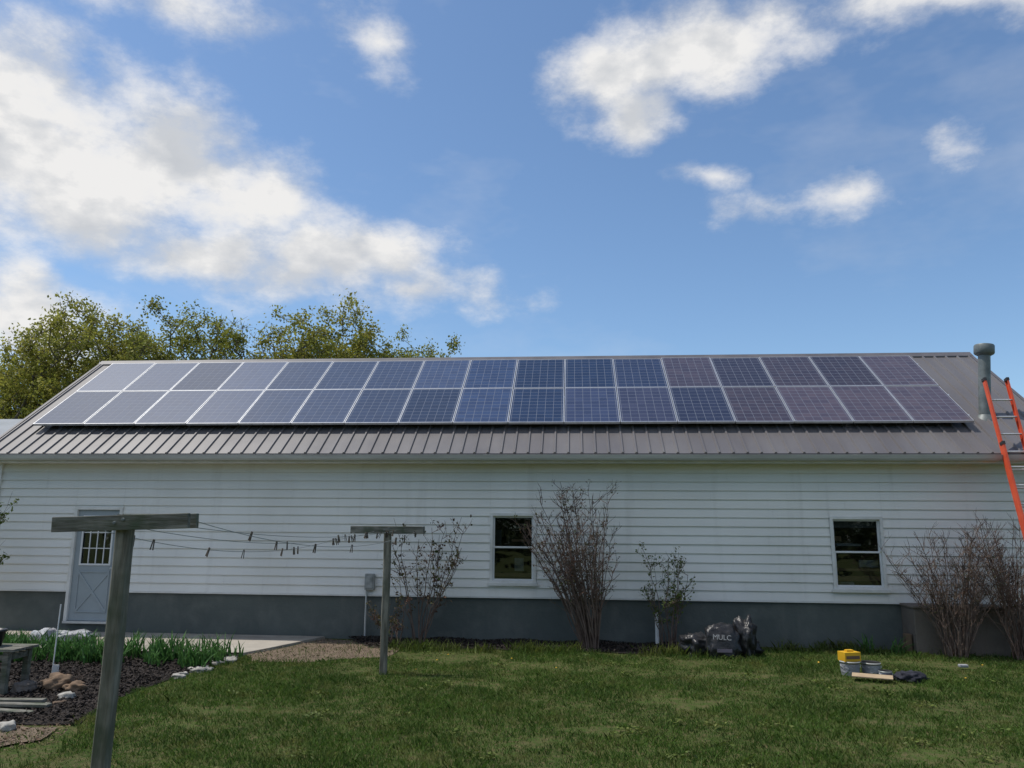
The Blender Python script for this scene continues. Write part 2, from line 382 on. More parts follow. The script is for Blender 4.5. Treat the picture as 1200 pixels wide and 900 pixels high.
def window(x0,x1,z0,z1,blind):
    m=MB(); f=.05
    for a in ((x0,x0+f,z0,z1),(x1-f,x1,z0,z1),(x0+f,x1-f,z1-f,z1),(x0+f,x1-f,z0,z0+f)): m.box(a[0],a[1],-.045,.07,a[2],a[3],0)
    m.box(x0-.03,x1+.03,-.075,-.046,z0-.035,z0+.018,0)
    zm=(z0+z1)/2+.01; s=.03
    a,b=x0+f,x1-f
    for (q0,q1,yy) in ((zm-.02,z1-f,.02),(z0+f,zm+.02,-.008)):
        m.box(a,a+s,yy,yy+.03,q0,q1,1); m.box(b-s,b,yy,yy+.03,q0,q1,1); m.box(a+s,b-s,yy,yy+.03,q1-s,q1,1); m.box(a+s,b-s,yy,yy+.03,q0,q0+s,1)
        m.quad((a+s,yy+.014,q0+s),(b-s,yy+.014,q0+s),(b-s,yy+.014,q1-s),(a+s,yy+.014,q1-s),2)
    if blind:
        m.box(a,b,.12,.125,z1-f-.14,z1-f,5)
        m.box(a-.1,b+.1,.14,.2,z0+.30,z0+.34,3); m.box(a-.1,b+.1,.12,.14,z0+.14,z0+.22,3); m.box(a+.12,a+.34,.14,.2,z0+.03,z0+.12,4); m.box(a+.45,b,.16,.2,z0+.36,z0+.48,4)
        m.box(a+.1,a+.5,.15,.2,zm+.1,zm+.14,4); m.box(a+.05,a+.2,.2,.25,zm+.18,zm+.26,3)
    else:
        m.box(a-.2,b+.2,.25,.28,z0+.1,z0+.16,3); m.box(a+.36,a+.52,.2,.25,z0+.2,z0+.42,4); m.box(a+.02,a+.12,.3,.34,z0+.64,z0+.9,5); m.box(a+.3,b+.1,.3,.32,z0+.70,z0+.74,3)
    m.obj('window',[M_trim,M_doorw,M_glass,M_inter,M_interg,M_blind],B,bevel=.003)
window(*OPEN[1],False); window(*OPEN[2],True)

d=MB(); x0,x1,z0,z1=OPEN[0]; f=.055
d.box(x0,x0+f,-.05,.06,z0,z1,1); d.box(x1-f,x1,-.05,.06,z0,z1,1); d.box(x0+f,x1-f,-.05,.06,z1-f,z1,1); d.box(x0,x1,-.07,.06,z0-.04,z0-.001,2)
a,b=x0+f+.003,x1-f-.003; zt=z1-f-.004; zb=z0+.004
lx0,lx1,lz0,lz1=a+.12,b-.12,1.20,zt-.12
d.box(a,lx0,.0,.04,zb,zt,0); d.box(lx1,b,.0,.04,zb,zt,0); d.box(lx0,lx1,.0,.04,zb,lz0,0); d.box(lx0,lx1,.0,.04,lz1,zt,0)
for q in ((lx0-.02,lx0+.012,lz0-.02,lz1+.02),(lx1-.012,lx1+.02,lz0-.02,lz1+.02),(lx0+.012,lx1-.012,lz0-.02,lz0+.012),(lx0+.012,lx1-.012,lz1-.012,lz1+.02)):
    d.box(q[0],q[1],-.014,-.001,q[2],q[3],3)
d.quad((lx0,.018,lz0),(lx1,.018,lz0),(lx1,.018,lz1),(lx0,.018,lz1),4)
for i in (1,2,3):
    xx=lx0+(lx1-lx0)*i/4; d.box(xx-.008,xx+.008,.002,.016,lz0+.012,lz1-.012,3)
for i in (1,2):
    zz=lz0+(lz1-lz0)*i/3; d.box(lx0+.012,lx1-.012,.003,.015,zz-.008,zz+.008,3)
px0,px1,pz0,pz1=a+.10,b-.10,zb+.14,lz0-.12
for q in ((px0,px0+.025,pz0,pz1),(px1-.025,px1,pz0,pz1),(px0+.025,px1-.025,pz0,pz0+.025),(px0+.025,px1-.025,pz1-.025,pz1)): d.box(q[0],q[1],-.014,-.001,q[2],q[3],0)
c=Vector(((px0+px1)/2,0,(pz0+pz1)/2)); Ld=math.hypot(px1-px0,pz1-pz0)/2-.03
for sg,yo in ((1,-.012),(-1,-.016)):
    an=math.atan2(pz1-pz0,px1-px0)*sg
    Mx=Matrix.Translation(c)@Matrix.Rotation(-an,4,'Y'); d.box(-Ld,Ld,yo,-.001,-.02,.02,0,Mx)
d.lathe([(.0,0),(.03,0),(.03,.03),(0,.035)],b-.06,-.03,1.12,12,2)
d.obj('door',[M_door,M_trim,M_alu,M_doorw,M_glass],B,bevel=.002)

ub=MB(); ub.box(-3.62,-3.46,-.13,-.03,.83,1.1,0); ub.tube([(-3.6,-.06,.83),(-3.6,-.06,.0)],.018,8,1); ub.box(-3.60,-3.48,-.14,-.13,.86,1.06,0)
ub.obj('electric_box',[M_bucket,M_alu],B,bevel=.006)

v=MB(); VM=Matrix.Rotation(math.radians(5.0),3,'Y')
v.lathe([(.098,-.3),(.098,1.18),(.09,1.18)],7.25,.62,3.88,28,0,VM)
v.lathe([(.10,1.12),(.150,1.15),(.165,1.17),(.165,1.30),(.155,1.32),(.10,1.335),(0,1.34)],7.25,.62,3.88,28,0,VM)
v.lathe([(.19,-.14),(.15,-.02),(.112,.04)],7.25,.62,3.88,28,0,VM)
vo=v.obj('roof_vent_pipe',M_galv,None,smooth=True)
md=vo.modifiers.new('e','EDGE_SPLIT'); md.split_angle=math.radians(40)

# ------------------------------------------------------------------ SOLAR ARRAY
SP=empty('solar_panel_array',(-1.7,1.2,4.6))
P0=Vector((-10.2,.13,3.76))
pm=MB(); t=.04; fw=.013
pm.quad((fw,fw,-.003),(PW-fw,fw,-.003),(PW-fw,PH-fw,-.003),(fw,PH-fw,-.003),0)
pm.box(0,fw,0,PH,-t,0,1); pm.box(PW-fw,PW,0,PH,-t,0,1); pm.box(fw,PW-fw,0,fw,-t,0,1); pm.box(fw,PW-fw,PH-fw,PH,-t,0,1)
pm.quad((fw,fw,-.03),(fw,PH-fw,-.03),(PW-fw,PH-fw,-.03),(PW-fw,fw,-.03),2)
base=None
RP=Matrix(((1,0,0),(0,u.y,nn.y),(0,u.z,nn.z))).to_4x4()
for j in range(2):
    for i in range(17):
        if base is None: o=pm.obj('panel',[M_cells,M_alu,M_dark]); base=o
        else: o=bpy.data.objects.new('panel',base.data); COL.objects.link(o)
        pos=P0+Vector((i*1.002,0,0))+u*(j*1.416)+nn*random.uniform(-.001,.002)
        o.matrix_world=Matrix.Translation(pos)@RP@Matrix.Rotation(random.gauss(0,.003),4,'X')@Matrix.Rotation(random.gauss(0,.003),4,'Y')
        o.parent=SP; o.matrix_parent_inverse=Matrix.Translation(SP.location).inverted()
rl=MB(); MR_=Matrix.Translation(P0)@RP
for s in (.3,1.1,1.75,2.5): rl.box(-.05,17.08,s-.02,s+.02,-.085,-.042,0,MR_)
for s in (.3,1.1,1.75,2.5):
    for i in range(14): rl.box(.2+i*1.27,.25+i*1.27,s-.03,s-.022,-.18,-.05,0,MR_)
rl.obj('mounting_rails',M_alu,SP)

# ------------------------------------------------------------------ LADDER
L_=empty('extension_ladder',(7.1,-.9,0))
foot=Vector((0,-1.36,0)); top=Vector((0,-.16,4.42)); dl=(top-foot).normalized(); Ltot=(top-foot).length
nl=Vector((0,-dl.z,dl.y))
def lad(xa,xb,s0,s1,off,mb):
    Rm=Matrix(((1,0,0),(0,nl.y,dl.y),(0,nl.z,dl.z)))
    Mx=Matrix.Translation(foot+nl*off)@Rm.to_4x4()
    for X,sg in ((xa,1),(xb,-1)):
        mb.box(min(X,X+sg*.008),max(X,X+sg*.008),-.04,.04,s0,s1,0,Mx)
        mb.box(min(X+sg*.008,X+sg*.03),max(X+sg*.008,X+sg*.03),-.04,-.034,s0,s1,0,Mx); mb.box(min(X+sg*.008,X+sg*.03),max(X+sg*.008,X+sg*.03),.034,.04,s0,s1,0,Mx)
        mb.box(X-.008 if sg>0 else X-.035,X+.035 if sg>0 else X+.008,-.046,.046,s1-.03,s1+.02,2,Mx)
        mb.box(X-.006 if sg>0 else X-.03,X+.03 if sg>0 else X+.006,-.06,.06,s0,s0+.04,2,Mx)
    s=s0+.25
    while s<s1-.1:
        mb.tube([Mx@Vector((xa+.01,0,s)),Mx@Vector((xb-.01,0,s))],.016,8,1); s+=.305
lm=MB(); lad(6.86,7.30,0,3.4,0.09,lm); lad(6.885,7.275,.9,Ltot,0.0,lm)
lm.obj('rails_and_rungs',[M_orange,M_alu,M_black],L_)

# ------------------------------------------------------------------ CLOTHESLINE
def post(x,y,h,tiltx,barz,w=.095,seed=0,bar_rot=0,roll=0,hl=.5):
    e=empty('clothesline_post',(x,y,0)); m=MB(); n=14
    rings=[]
    random.seed(seed)
    for i in range(n+1):
        z=-.2+(h+.2)*i/n; ww=w/2*(1+.05*mnoise.noise(Vector((0,z*2,seed))))
        ox=tiltx*z/h+.006*mnoise.noise(Vector((seed,z*1.3,1)))
        ch=.012
        pts=[(-ww+ch,-ww),(ww-ch,-ww),(ww,-ww+ch),(ww,ww-ch),(ww-ch,ww),(-ww+ch,ww),(-ww,ww-ch),(-ww,-ww+ch)]
        rings.append([(x+ox+a,y+b,z) for a,b in pts])
    vs=[p for rr in rings for p in rr]; fs=[]
    for i in range(n):
        for k in range(8): a=i*8+k;b=i*8+(k+1)%8; fs.append((a,b,b+8,a+8))
    fs.append(tuple(range(n*8,n*8+8))); m.add(vs,fs); m.obj('upright',M_wood,e)
    b=MB(); Mx=Matrix.Translation((x+tiltx,y-w/2-.022,barz))@Matrix.Rotation(bar_rot,4,'Z')@Matrix.Rotation(roll,4,'Y')
    b.box(-hl,hl,-.02,.02,-.05,.05,0,Mx)
    b.box(-hl+.03,hl-.01,w+.026,w+.062,-.048,.05,0,Mx)
    b.tube([Mx@Vector((-.03,-.03,0)),Mx@Vector((-.03,.03,0))],.012,8,1); b.tube([Mx@Vector((.03,-.03,.02)),Mx@Vector((.03,.03,.02))],.012,8,1)
    for s in (-.42,-.15,.15,.42): b.tube([Mx@Vector((s,w+.07,.0)),Mx@Vector((s,w+.11,-.005))],.008,6,1)
    b.obj('crossbar',[M_woodh,M_galv],e,bevel=.006)
    return [Mx@Vector((s,w+.10,0)) for s in (-.42,-.15,.15,.42)],e
A,ea=post(-3.055,-8.43,2.0,.02,1.945,seed=1,roll=-.035,hl=.475)
C,ec=post(-2.54,-3.02,1.90,.0,1.87,seed=2,w=.09)
CL=empty('clothesline',(-2.8,-5.7,1.9)); cl=MB(); pins=MB()
random.seed(3)
for k,(a,c) in enumerate(zip(A,C)):
    sag=[.24,.16,.10,.2][k]
    pt=lambda t:a.lerp(c,t)-Vector((0,0,4*sag*t*(1-t)))
    cl.tube([pt(i/20) for i in range(21)],.0028,5)
    for t in [random.uniform(.1,.97) for _ in range([7,5,6,4][k])]+[ .80+random.uniform(0,.12) for _ in range(3)]:
        p=pt(t); an=random.uniform(-.5,.5); az=random.uniform(0,3)
        Mx=Matrix.Translation(p)@Matrix.Rotation(az,4,'Z')@Matrix.Rotation(an,4,'Y')
        pins.box(-.009,-.002,-.005,.005,-.065,.02,0,Mx@Matrix.Rotation(.08,4,'Y')); pins.box(.002,.009,-.005,.005,-.065,.02,0,Mx@Matrix.Rotation(-.08,4,'Y'))
cl.obj('lines',M_line,CL); pins.obj('clothespins',M_pin,CL)

# ------------------------------------------------------------------ GROUND
gm=MB(); gm.quad((-400,-400,0),(400,-400,0),(400,400,0),(-400,400,0)); gm.obj('ground',M_ground)
BED1=[(-12,-1.9),(-4.95,-1.9),(-5.08,-3.5),(-5.15,-4.4),(-5.0,-5.4),(-4.85,-5.95),(-12,-6.0)]
BED2=[(-3.9,-.0),(3.0,-.0),(2.6,-1.15),(1.2,-.95),(-1,-.9),(-3.3,-.85)]
poly_sheet('concrete_patio',[(-12.5,.005),(-4.3,-.02),(-4.95,-1.85),(-12.5,-1.85)],-.06,M_conc,wob=.03,thick=.10)
poly_sheet('mulch_bed',BED1,.012,M_mulch,wob=.1)
poly_sheet('mulch_bed',BED2,.014,M_mulch,wob=.15)
DP=[(-4.3,-.1),(-3.3,-.25),(-2.7,-1.0),(-2.9,-1.75),(-3.9,-2.3),(-4.6,-2.3),(-4.9,-1.8)]
poly_sheet('bare_dirt_patch',DP,.006,M_dirt,wob=.2)
poly_sheet('bare_dirt_patch',[(-6.8,-5.9),(-5.0,-6.05),(-4.75,-6.5),(-5.1,-6.9),(-6.8,-7.2)],.018,M_dirt,wob=.25)
def inpoly(x,y,poly):
    ins=np.zeros(len(x),bool); n=len(poly)
    for i in range(n):
        xa,ya=poly[i];xb,yb=poly[(i+1)%n]
        if ya==yb: continue
        c=((ya>y)!=(yb>y))&(x<(xb-xa)*(y-ya)/(yb-ya)+xa); ins^=c
    return ins
def chips(poly,n,name,mt=M_chip,lo=.02,hi=.07,z0=.02):
    xs=[p[0] for p in poly];ys=[p[1] for p in poly]
    x=rng.uniform(min(xs),max(xs),n);y=rng.uniform(min(ys),max(ys),n); k=inpoly(x,y,poly); x=x[k];y=y[k]
    z=z0+.02*rng.random(len(x))+.03*(np.sin(x*5)*np.cos(y*4)+1)*.5
    V,F=quads(np.stack([x,y,z],1),rng.uniform(lo,hi,len(x)),rng.uniform(lo*.6,hi*.45,len(x)),.6)
    return np_mesh(name,V,F,[mt])
chips([(max(a,-9),b) for a,b in BED1],30000,'wood_chips')
chips(BED2,15000,'wood_chips')
chips(DP,2500,'soil_crumbs',M_dirt,.01,.04,.0)
chips([(-6.8,-5.9),(-4.8,-6.05),(-4.6,-6.5),(-5.0,-7.0),(-6.8,-7.2)],2500,'soil_crumbs',M_brown,.01,.05,.01)

def wob(x,y,s,ph=0): return np.sin(x*s+1.3*np.sin(y*s*.7+ph)+ph)*np.cos(y*s*1.1+.9*np.sin(x*s*.8+ph*2))
def blades(x,y,h,w,name,mt,lean=.5):
    n=len(x); t=rng.uniform(0,2*np.pi,n); ln=rng.uniform(.1,lean,n)*h; td=rng.uniform(0,2*np.pi,n)
    p=np.stack([x,y,np.full(n,-.005)],1); dx=np.stack([np.cos(t),np.sin(t),np.zeros(n)],1)*(w/2)[:,None]
    tip=p+np.stack([np.cos(td)*ln,np.sin(td)*ln,h],1)
    mid=p+np.stack([np.cos(td)*ln*.3,np.sin(td)*ln*.3,h*.55],1)
    V=np.stack([p-dx,p+dx,mid+dx*.8,tip,mid-dx*.8],1).reshape(-1,3)
    F=(np.arange(n)*5)[:,None]+np.array([[0,1,2,3,4]]); return np_mesh(name,V,F,[mt])
N=360000
y=-.25-8.6*rng.random(N)**.85; x=rng.uniform(-7.2,9.5,N)
keep=np.abs(x+.6)<(y+13.5)*.80+1.0
x=x[keep];y=y[keep]
le=np.interp(y,[-10,-7,-6.3,-5.95,-5.4,-4.4,-3.5,-1.9,0],[-4.4,-4.5,-4.6,-4.85,-5.0,-5.15,-5.08,-4.9,-4.2])+.08*wob(x*0,y,5)
right=x>le
bedx=[-4.2,-3.2,-1,1.2,2.6,3.0,9]; bedy=[-.3,-.95,-.98,-1.02,-1.15,-.35,-.3]
bed=np.interp(x,bedx,bedy)+.1*wob(x,y*0,4,1)
inl=y<bed
dirt=inpoly(x,y,DP)
dens=np.ones(len(x)); dens[dirt]=.12
pn=wob(x,y,1.9,2)+.55*wob(x,y,5.3,1)+.35*wob(x,y,13,3)
dens*=np.clip(1.35-1.0*np.clip(pn-.3,0,1.2),.15,1)
spots=((2.0,-2.6,.30),(1.2,-4.3,.24),(-.5,-2.2,.3),(5.2,-1.4,.3),(-2.0,-1.6,.45),(4.0,-3.2,.25),(-3.8,-5.2,.2),(0.2,-5.6,.18),(3.2,-5.0,.2),(-1.2,-3.6,.2))
for a,b,r_ in spots: dens[((x-a)**2/(r_*2)**2+(y-b)**2/r_**2+.5*wob(x,y,9))<1]*=.2
left_ok=(~right)&(y<-6.2)&(x<le)
dens=np.where(left_ok,.22,dens)
keep=((right&inl)|left_ok)&(rng.random(len(x))<dens)
x=x[keep];y=y[keep];pn=pn[keep]
h=.044+.014*wob(x,y,1.7)+.016*wob(x,y,5.5,2)+.010*wob(x,y,17,1)-.014*np.clip(pn,0,1)+rng.uniform(-.012,.018,len(x)); h=np.clip(h,.013,.12)
edge=np.exp(-np.abs(y-np.interp(x,bedx,bedy))/.18); h*=1+1.5*edge*rng.random(len(x))
tall=(rng.random(len(x))<.02); h=np.where(tall,h*1.7,h)
blades(x,y,h,rng.uniform(.004,.009,len(x)),'grass',M_grass,1.2)
n=6000
x=rng.uniform(-3.6,7.5,n); y=np.where(x<2.8,-1.0,-.25)+rng.normal(0,.13,n); y=np.minimum(y,-.05)
k=(wob(x,y,3.1,1)+wob(x,y,7,3)*.5)>.1; x=x[k];y=y[k]
blades(x,y,rng.uniform(.05,.2,len(x)),rng.uniform(.008,.02,len(x)),'weeds',M_weed,.9)
n=2600; cx=rng.uniform(-4,8,90); cy=rng.uniform(-7.5,-1.2,90); id_=rng.integers(0,90,n)
V,F=quads(np.stack([cx[id_]+rng.normal(0,.07,n),cy[id_]+rng.normal(0,.06,n),rng.uniform(.02,.06,n)],1),rng.uniform(.03,.07,n),rng.uniform(.012,.03,n),.5)
np_mesh('lawn_weeds',V,F,[M_weed])
dm=MB()
for _ in range(14):
    a=rng.uniform(3.2,7.0) if rng.random()<.7 else rng.uniform(-3,3); b=rng.uniform(-3.2,-1.2)
    dm.lathe([(0,.0),(.012,.004),(.013,.008),(.008,.012),(0,.013)],a,b,.05+rng.random()*.02,7)
dm.obj('dandelions',M_yellow)

def straps(xs,ys,name,hm=1.0):
    m=MB()
    for cx,cy in zip(xs,ys):
        for _ in range(random.randint(11,18)):
            t=random.uniform(0,6.28); h=random.uniform(.2,.46)*hm; ln=random.uniform(.03,.24); w=random.uniform(.009,.017)
            bx=cx+random.gauss(0,.045);by=cy+random.gauss(0,.045); tt=random.uniform(0,6.28)
            dx=Vector((math.cos(tt),math.sin(tt),0))*w
            ps=[]
            for s in (0,.35,.7,1):
                ps.append(Vector((bx+math.cos(t)*ln*s*s,by+math.sin(t)*ln*s*s,h*(s-.12*s*s*s))))
            vs=[]
            for i,p in enumerate(ps[:3]): q=[.8,1,.7][i]; vs+=[p-dx*q,p+dx*q]
            vs.append(ps[3]); m.add(vs,[(0,1,3,2),(2,3,5,4),(4,5,6)])
    return m.obj(name,M_iris)
random.seed(11)
xs=[random.uniform(-8.9,-5.1) for _ in range(105)]; ys=[random.uniform(-3.0,-2.1) for _ in range(105)]
straps(xs,ys,'iris_plants')
straps([-5.0,-4.95,-5.1,-9.6,-9.4,4.6,5.0],[-2.6,-2.2,-3.0,-2.4,-2.9,-.4,-.5],'iris_plants',.8)

# ------------------------------------------------------------------ SHRUBS
def shrub(name,x,y,h,spread,stems,leaves,lm,seed,leanx=0,lsz=.03,twigs=9,sub=2,rad=.010):
    random.seed(seed); e=empty(name,(x,y,0)); m=MB(); LC=[]
    for s in range(stems):
        az=random.uniform(0,2*math.pi); r0=random.uniform(0,.13)
        p=Vector((x+math.cos(az)*r0,y+math.sin(az)*r0*.6,-.03)); hh=h*random.uniform(.5,1.0); out=spread*random.uniform(.2,1)
        tx=math.cos(az)*out+leanx*random.uniform(.6,1.2); ty=math.sin(az)*min(out,.4)*.6
        pts=[];n=9; j=Vector((random.uniform(-1,1),random.uniform(-1,1),0))*.05
        for i in range(n+1):
            t=i/n
            q=p+Vector((tx*t**1.15,ty*t**1.25,hh*(t**.92)))+j*math.sin(t*5+s)+Vector((random.gauss(0,.012),random.gauss(0,.012),0))
            pts.append(q)
        R0=rad*random.uniform(.7,1.3); m.tube(pts,[R0*(1-.75*i/n) for i in range(n+1)],5,0,False)
        for _ in range(twigs):
            t=random.uniform(.25,1)**.8; i=min(n-1,int(t*n)); q=pts[i].lerp(pts[i+1],t*n-i)
            a2=random.uniform(0,6.28); L=random.uniform(.12,.45)*min(1,h/2)*(1.2-.5*t); dd=Vector((math.cos(a2)*.8,math.sin(a2)*.5,random.uniform(.35,1.1))).normalized()
            tp=[q]
            for kk in range(4): dd=(dd+Vector((random.gauss(0,.18),random.gauss(0,.15),random.gauss(.06,.12)))).normalized(); tp.append(tp[-1]+dd*L/4)
            m.tube(tp,[R0*.42*(1-.7*z/4) for z in range(5)],4,0,False)
            for _2 in range(sub):
                i2=random.randint(1,3); d3=(dd+Vector((random.uniform(-1,1),random.uniform(-.7,.7),random.uniform(-.2,.6)))).normalized(); L3=L*random.uniform(.25,.55)
                m.tube([tp[i2],tp[i2]+d3*L3*.5,tp[i2]+(d3+Vector((0,0,.2)))*L3],[R0*.25,R0*.2,R0*.1],3,0,False)
                LC+= [tp[i2]+d3*L3*random.random() for _ in range(2)]
            LC+= [tp[random.randint(1,4)]+Vector((random.gauss(0,.025),random.gauss(0,.025),random.gauss(0,.025))) for _ in range(3)]
    m.obj('stems',M_twig,e)
    if leaves:
        idx=rng.integers(0,len(LC),leaves); Cc=np.array([LC[i][:] for i in idx])+rng.normal(0,.018,(leaves,3))
        V,F=quads(Cc,rng.uniform(.7,1.4,leaves)*lsz,rng.uniform(.4,.8,leaves)*lsz); np_mesh('leaves',V,F,[lm],e)
shrub('deciduous_shrub',-2.55,-.5,2.35,.80,13,560,M_leafS,21,.10,.055,9,rad=.012)
shrub('deciduous_shrub',.24,-.65,2.72,.70,50,1300,M_leafS,22,-.42,.038,13,rad=.013)
shrub('deciduous_shrub',1.5,-.4,1.65,.34,13,1000,M_leafG,23,.0,.042,9)
shrub('bare_shrub',5.8,-.75,2.0,1.0,44,600,M_leafS,24,-.0,.03,14,rad=.011)
shrub('bare_shrub',6.7,-.8,2.2,1.0,48,600,M_leafS,25,.0,.03,14,rad=.011)
shrub('deciduous_shrub',-10.62,-.8,2.5,.62,20,2600,M_leafG,26,.30,.055,9)
shrub('small_shrub',-2.9,-.75,.8,.45,9,500,M_leafS,27,.0,.035,6)

# ------------------------------------------------------------------ TREES
def tree_mesh(seed,H,W,leaves,lsz=.14,nt=330,trunk=.28,clump=.42):
    random.seed(seed); r2=np.random.default_rng(seed); m=MB()
    cz=H*.60; rz=H*.36; rx=W/2
    T=[]
    while len(T)<nt:
        q=r2.normal(size=3); q/=np.linalg.norm(q); rad=r2.random()**.40
        az=math.atan2(q[1],q[0])
        lob=1+.11*math.sin(3*az+seed)+.09*math.sin(5*az+seed*2+q[2]*4)+.07*math.sin(7*q[2]+seed)
        p=q*rad*lob*.95
        if mnoise.noise(Vector((p[0]*2.6+seed,p[1]*2.6,p[2]*2.6)))<-.25: continue
        T.append(np.array([p[0]*rx,p[1]*rx,cz+p[2]*rz]))
    nodes=[np.array([0,0,H*trunk*i/5]) for i in range(6)]; parent=[-1,0,1,2,3,4]
    b0=np.array([0,0,H*trunk])
    T.sort(key=lambda t:np.linalg.norm((t-b0)*np.array([1,1,.8])))
    leafn=[]
    for t in T:
        P=np.array(nodes); dv=t-P; dist=np.linalg.norm(dv,axis=1)
        cost=dist+np.where(dv[:,2]<.15,2.5,0); cost[:4]+=50
        i=int(cost.argmin()); a=nodes[i]
        up=.12*dist[i]; prev=i; k=3
        for s in range(1,k+1):
            f=s/k; p=a+(t-a)*f+np.array([0,0,-up*math.sin(math.pi*f)])+r2.normal(0,.05,3)*dist[i]*.4*(1 if s<k else 0)
            nodes.append(p); parent.append(prev); prev=len(nodes)-1
        leafn.append(prev)
    cnt=np.zeros(len(nodes))
    for l in leafn:
        j=l
        while j!=-1: cnt[j]+=1; j=parent[j]
    R=.013*np.maximum(cnt,1)**.47
    ch={}
    for j,p in enumerate(parent): ch.setdefault(p,[]).append(j)
    st=[0]
    while st:
        s=st.pop(); chain=[parent[s]] if parent[s]>=0 else []
        j=s
        while True:
            chain.append(j); c=ch.get(j,[])
            if not c: break
            c=sorted(c,key=lambda q:-cnt[q]); st+=c[1:]; j=c[0]
        if len(chain)>1:
            rr=[R[q] for q in chain]
            if parent[s]>=0: rr[0]=min(rr[0],rr[1]*1.15)
            m.tube([nodes[q] for q in chain],rr,6,0,False)
    tips=[]
    for l in leafn:
        p=Vector(nodes[l])
        for _ in range(6):
            dd=Vector((random.gauss(0,1),random.gauss(0,1),random.gauss(.25,.7))).normalized(); Lh=random.uniform(.3,.8)
            q=[p]
            for k in range(3): dd=(dd+Vector((random.gauss(0,.2),random.gauss(0,.2),random.gauss(.08,.15)))).normalized(); q.append(q[-1]+dd*Lh/3)
            m.tube(q,[.012,.010,.008,.005],3,0,False); tips+=q[1:]
    obs=[m]
    if leaves:
        tp=np.array([t[:] for t in tips]); wgt=r2.random(len(tp))**1.2; wgt/=wgt.sum()
        idx=r2.choice(len(tp),leaves,p=wgt); Cc=tp[idx]+r2.normal(0,clump*.42,(leaves,3))
        obs.append(quads(Cc,r2.uniform(.6,1.4,leaves)*lsz,r2.uniform(.5,1,leaves)*lsz))
    return obs
cache={}
def place_tree(name,obs,x,y,lm,rot=0,s=1):
    e=empty(name,(x,y,0)); e.rotation_euler[2]=rot; e.scale=(s,s,s)
    key=id(obs)
    if key not in cache:
        me=bpy.data.meshes.new('trunk_and_limbs'); me.from_pydata(obs[0].v,[],obs[0].f); me.materials.append(M_bark); lst=[me]
        if len(obs)>1:
            o=np_mesh('foliage',obs[1][0],obs[1][1],[lm]); lst.append(o.data); bpy.data.objects.remove(o)
        cache[key]=lst
    for me,nm in zip(cache[key],('trunk_and_limbs','foliage')):
        o=bpy.data.objects.new(nm,me); COL.objects.link(o); o.parent=e
    return e
T1=tree_mesh(31,13.5,9.0,44000,nt=420); T2=tree_mesh(32,13.3,8.2,38000,nt=360); T3=tree_mesh(33,13.6,6.0,1500,nt=220); T4=tree_mesh(35,13.2,7.2,38000,nt=340)
place_tree('oak_tree',T1,-24.3,22.6,M_leafT)
place_tree('oak_tree',T2,-19.8,23.6,M_leafT2)
place_tree('bare_tree',T3,-16.9,25.5,M_leafT)
place_tree('oak_tree',T4,-12.4,23,M_leafT)
place_tree('oak_tree',T2,-7.7,23.5,M_leafT2,1.8,.86)
place_tree('oak_tree',T4,-28.8,24,M_leafT,2.2,.85)
place_tree('oak_tree',T1,-15.6,27,M_leafT,1.1,.84)
FT=empty('unseen_trees',(0,-36,0))  # trees behind the camera, added to be reflected in the windows
for i in range(7):
    e=place_tree('unseen_tree',[T1,T2,T4][i%3],-26+i*8.0,-34-4*(i%2),None,i*1.3,.85)
    e.parent=FT; e.matrix_parent_inverse=Matrix.Translation(FT.location).inverted()
M_hedge=leafmat('unseen_hedge_leaves',(.03,.05,.012),(.05,.07,.02),1.5,.2,6)
hn=26000; hc=np.stack([rng.uniform(-28,28,hn),rng.normal(-33,.7,hn),rng.random(hn)**.8*3.4],1)  # unseen hedge, added to darken the window reflections
V,F=quads(hc,rng.uniform(.2,.4,hn),rng.uniform(.15,.3,hn)); np_mesh('unseen_hedge',V,F,[M_hedge])

SH=empty('grey_shed',(-20,9,0)); s=MB()
s.box(-24,-16.3,7.2,11.2,0,4.0,0); s.quad((-24.2,6.9,3.9),(-16.1,6.9,3.9),(-16.1,9.2,5.12),(-24.2,9.2,5.12),1); s.quad((-24.2,11.5,3.9),(-24.2,9.2,5.12),(-16.1,9.2,5.12),(-16.1,11.5,3.9),1)
s.add([(-16.3,7.2,4),(-16.3,11.2,4),(-16.3,9.2,5.06)],[(0,1,2)],0); s.obj('walls_and_roof',[M_shed,M_shedroof],SH)

# ------------------------------------------------------------------ YARD OBJECTS
bk=MB(); bk.box(5.3,6.7,-.5,-.0,-.05,.70); bk.box(5.27,6.73,-.53,-.0,.701,.74); bk.obj('concrete_bulkhead',M_block,bevel=.015)
lp=MB(); lp.box(5.18,5.27,-.42,-.3,-.02,.30); lp.box(5.0,5.2,-.36,-.32,-.02,.12); lp.obj('wood_offcuts',M_brown,bevel=.005)
sp=MB(); sp.tube([(1.33,-.2,0),(1.33,-.2,.50)],.032,14); sp.tube([(1.33,-.2,.50),(1.33,-.2,.54)],.04,14); sp.obj('white_drain_pipe',M_doorw)
MBg=empty('mulch_bags',(2.25,-1.1,0))
lump('bag',(1.84,-.95,.14),(.23,.20,.17),M_black,1,.35,2.2,.3,MBg,.7)
lump('bag',(2.22,-1.12,.22),(.25,.11,.26),M_black,2,.22,2.2,.05,MBg,.62,tilt=-.25)
lump('bag',(2.56,-1.0,.24),(.16,.14,.30),M_black,3,.5,2.6,-.4,MBg,.75)
lump('bag',(2.35,-.85,.12),(.45,.2,.14),M_black,4,.25,2.2,.1,MBg,.7)
tc=bpy.data.curves.new('label_text','FONT'); tc.body='MULC'; tc.size=.105; tc.align_x='CENTER'; tc.extrude=.002
to=bpy.data.objects.new('label_text',tc); COL.objects.link(to); tc.materials.append(M_white)
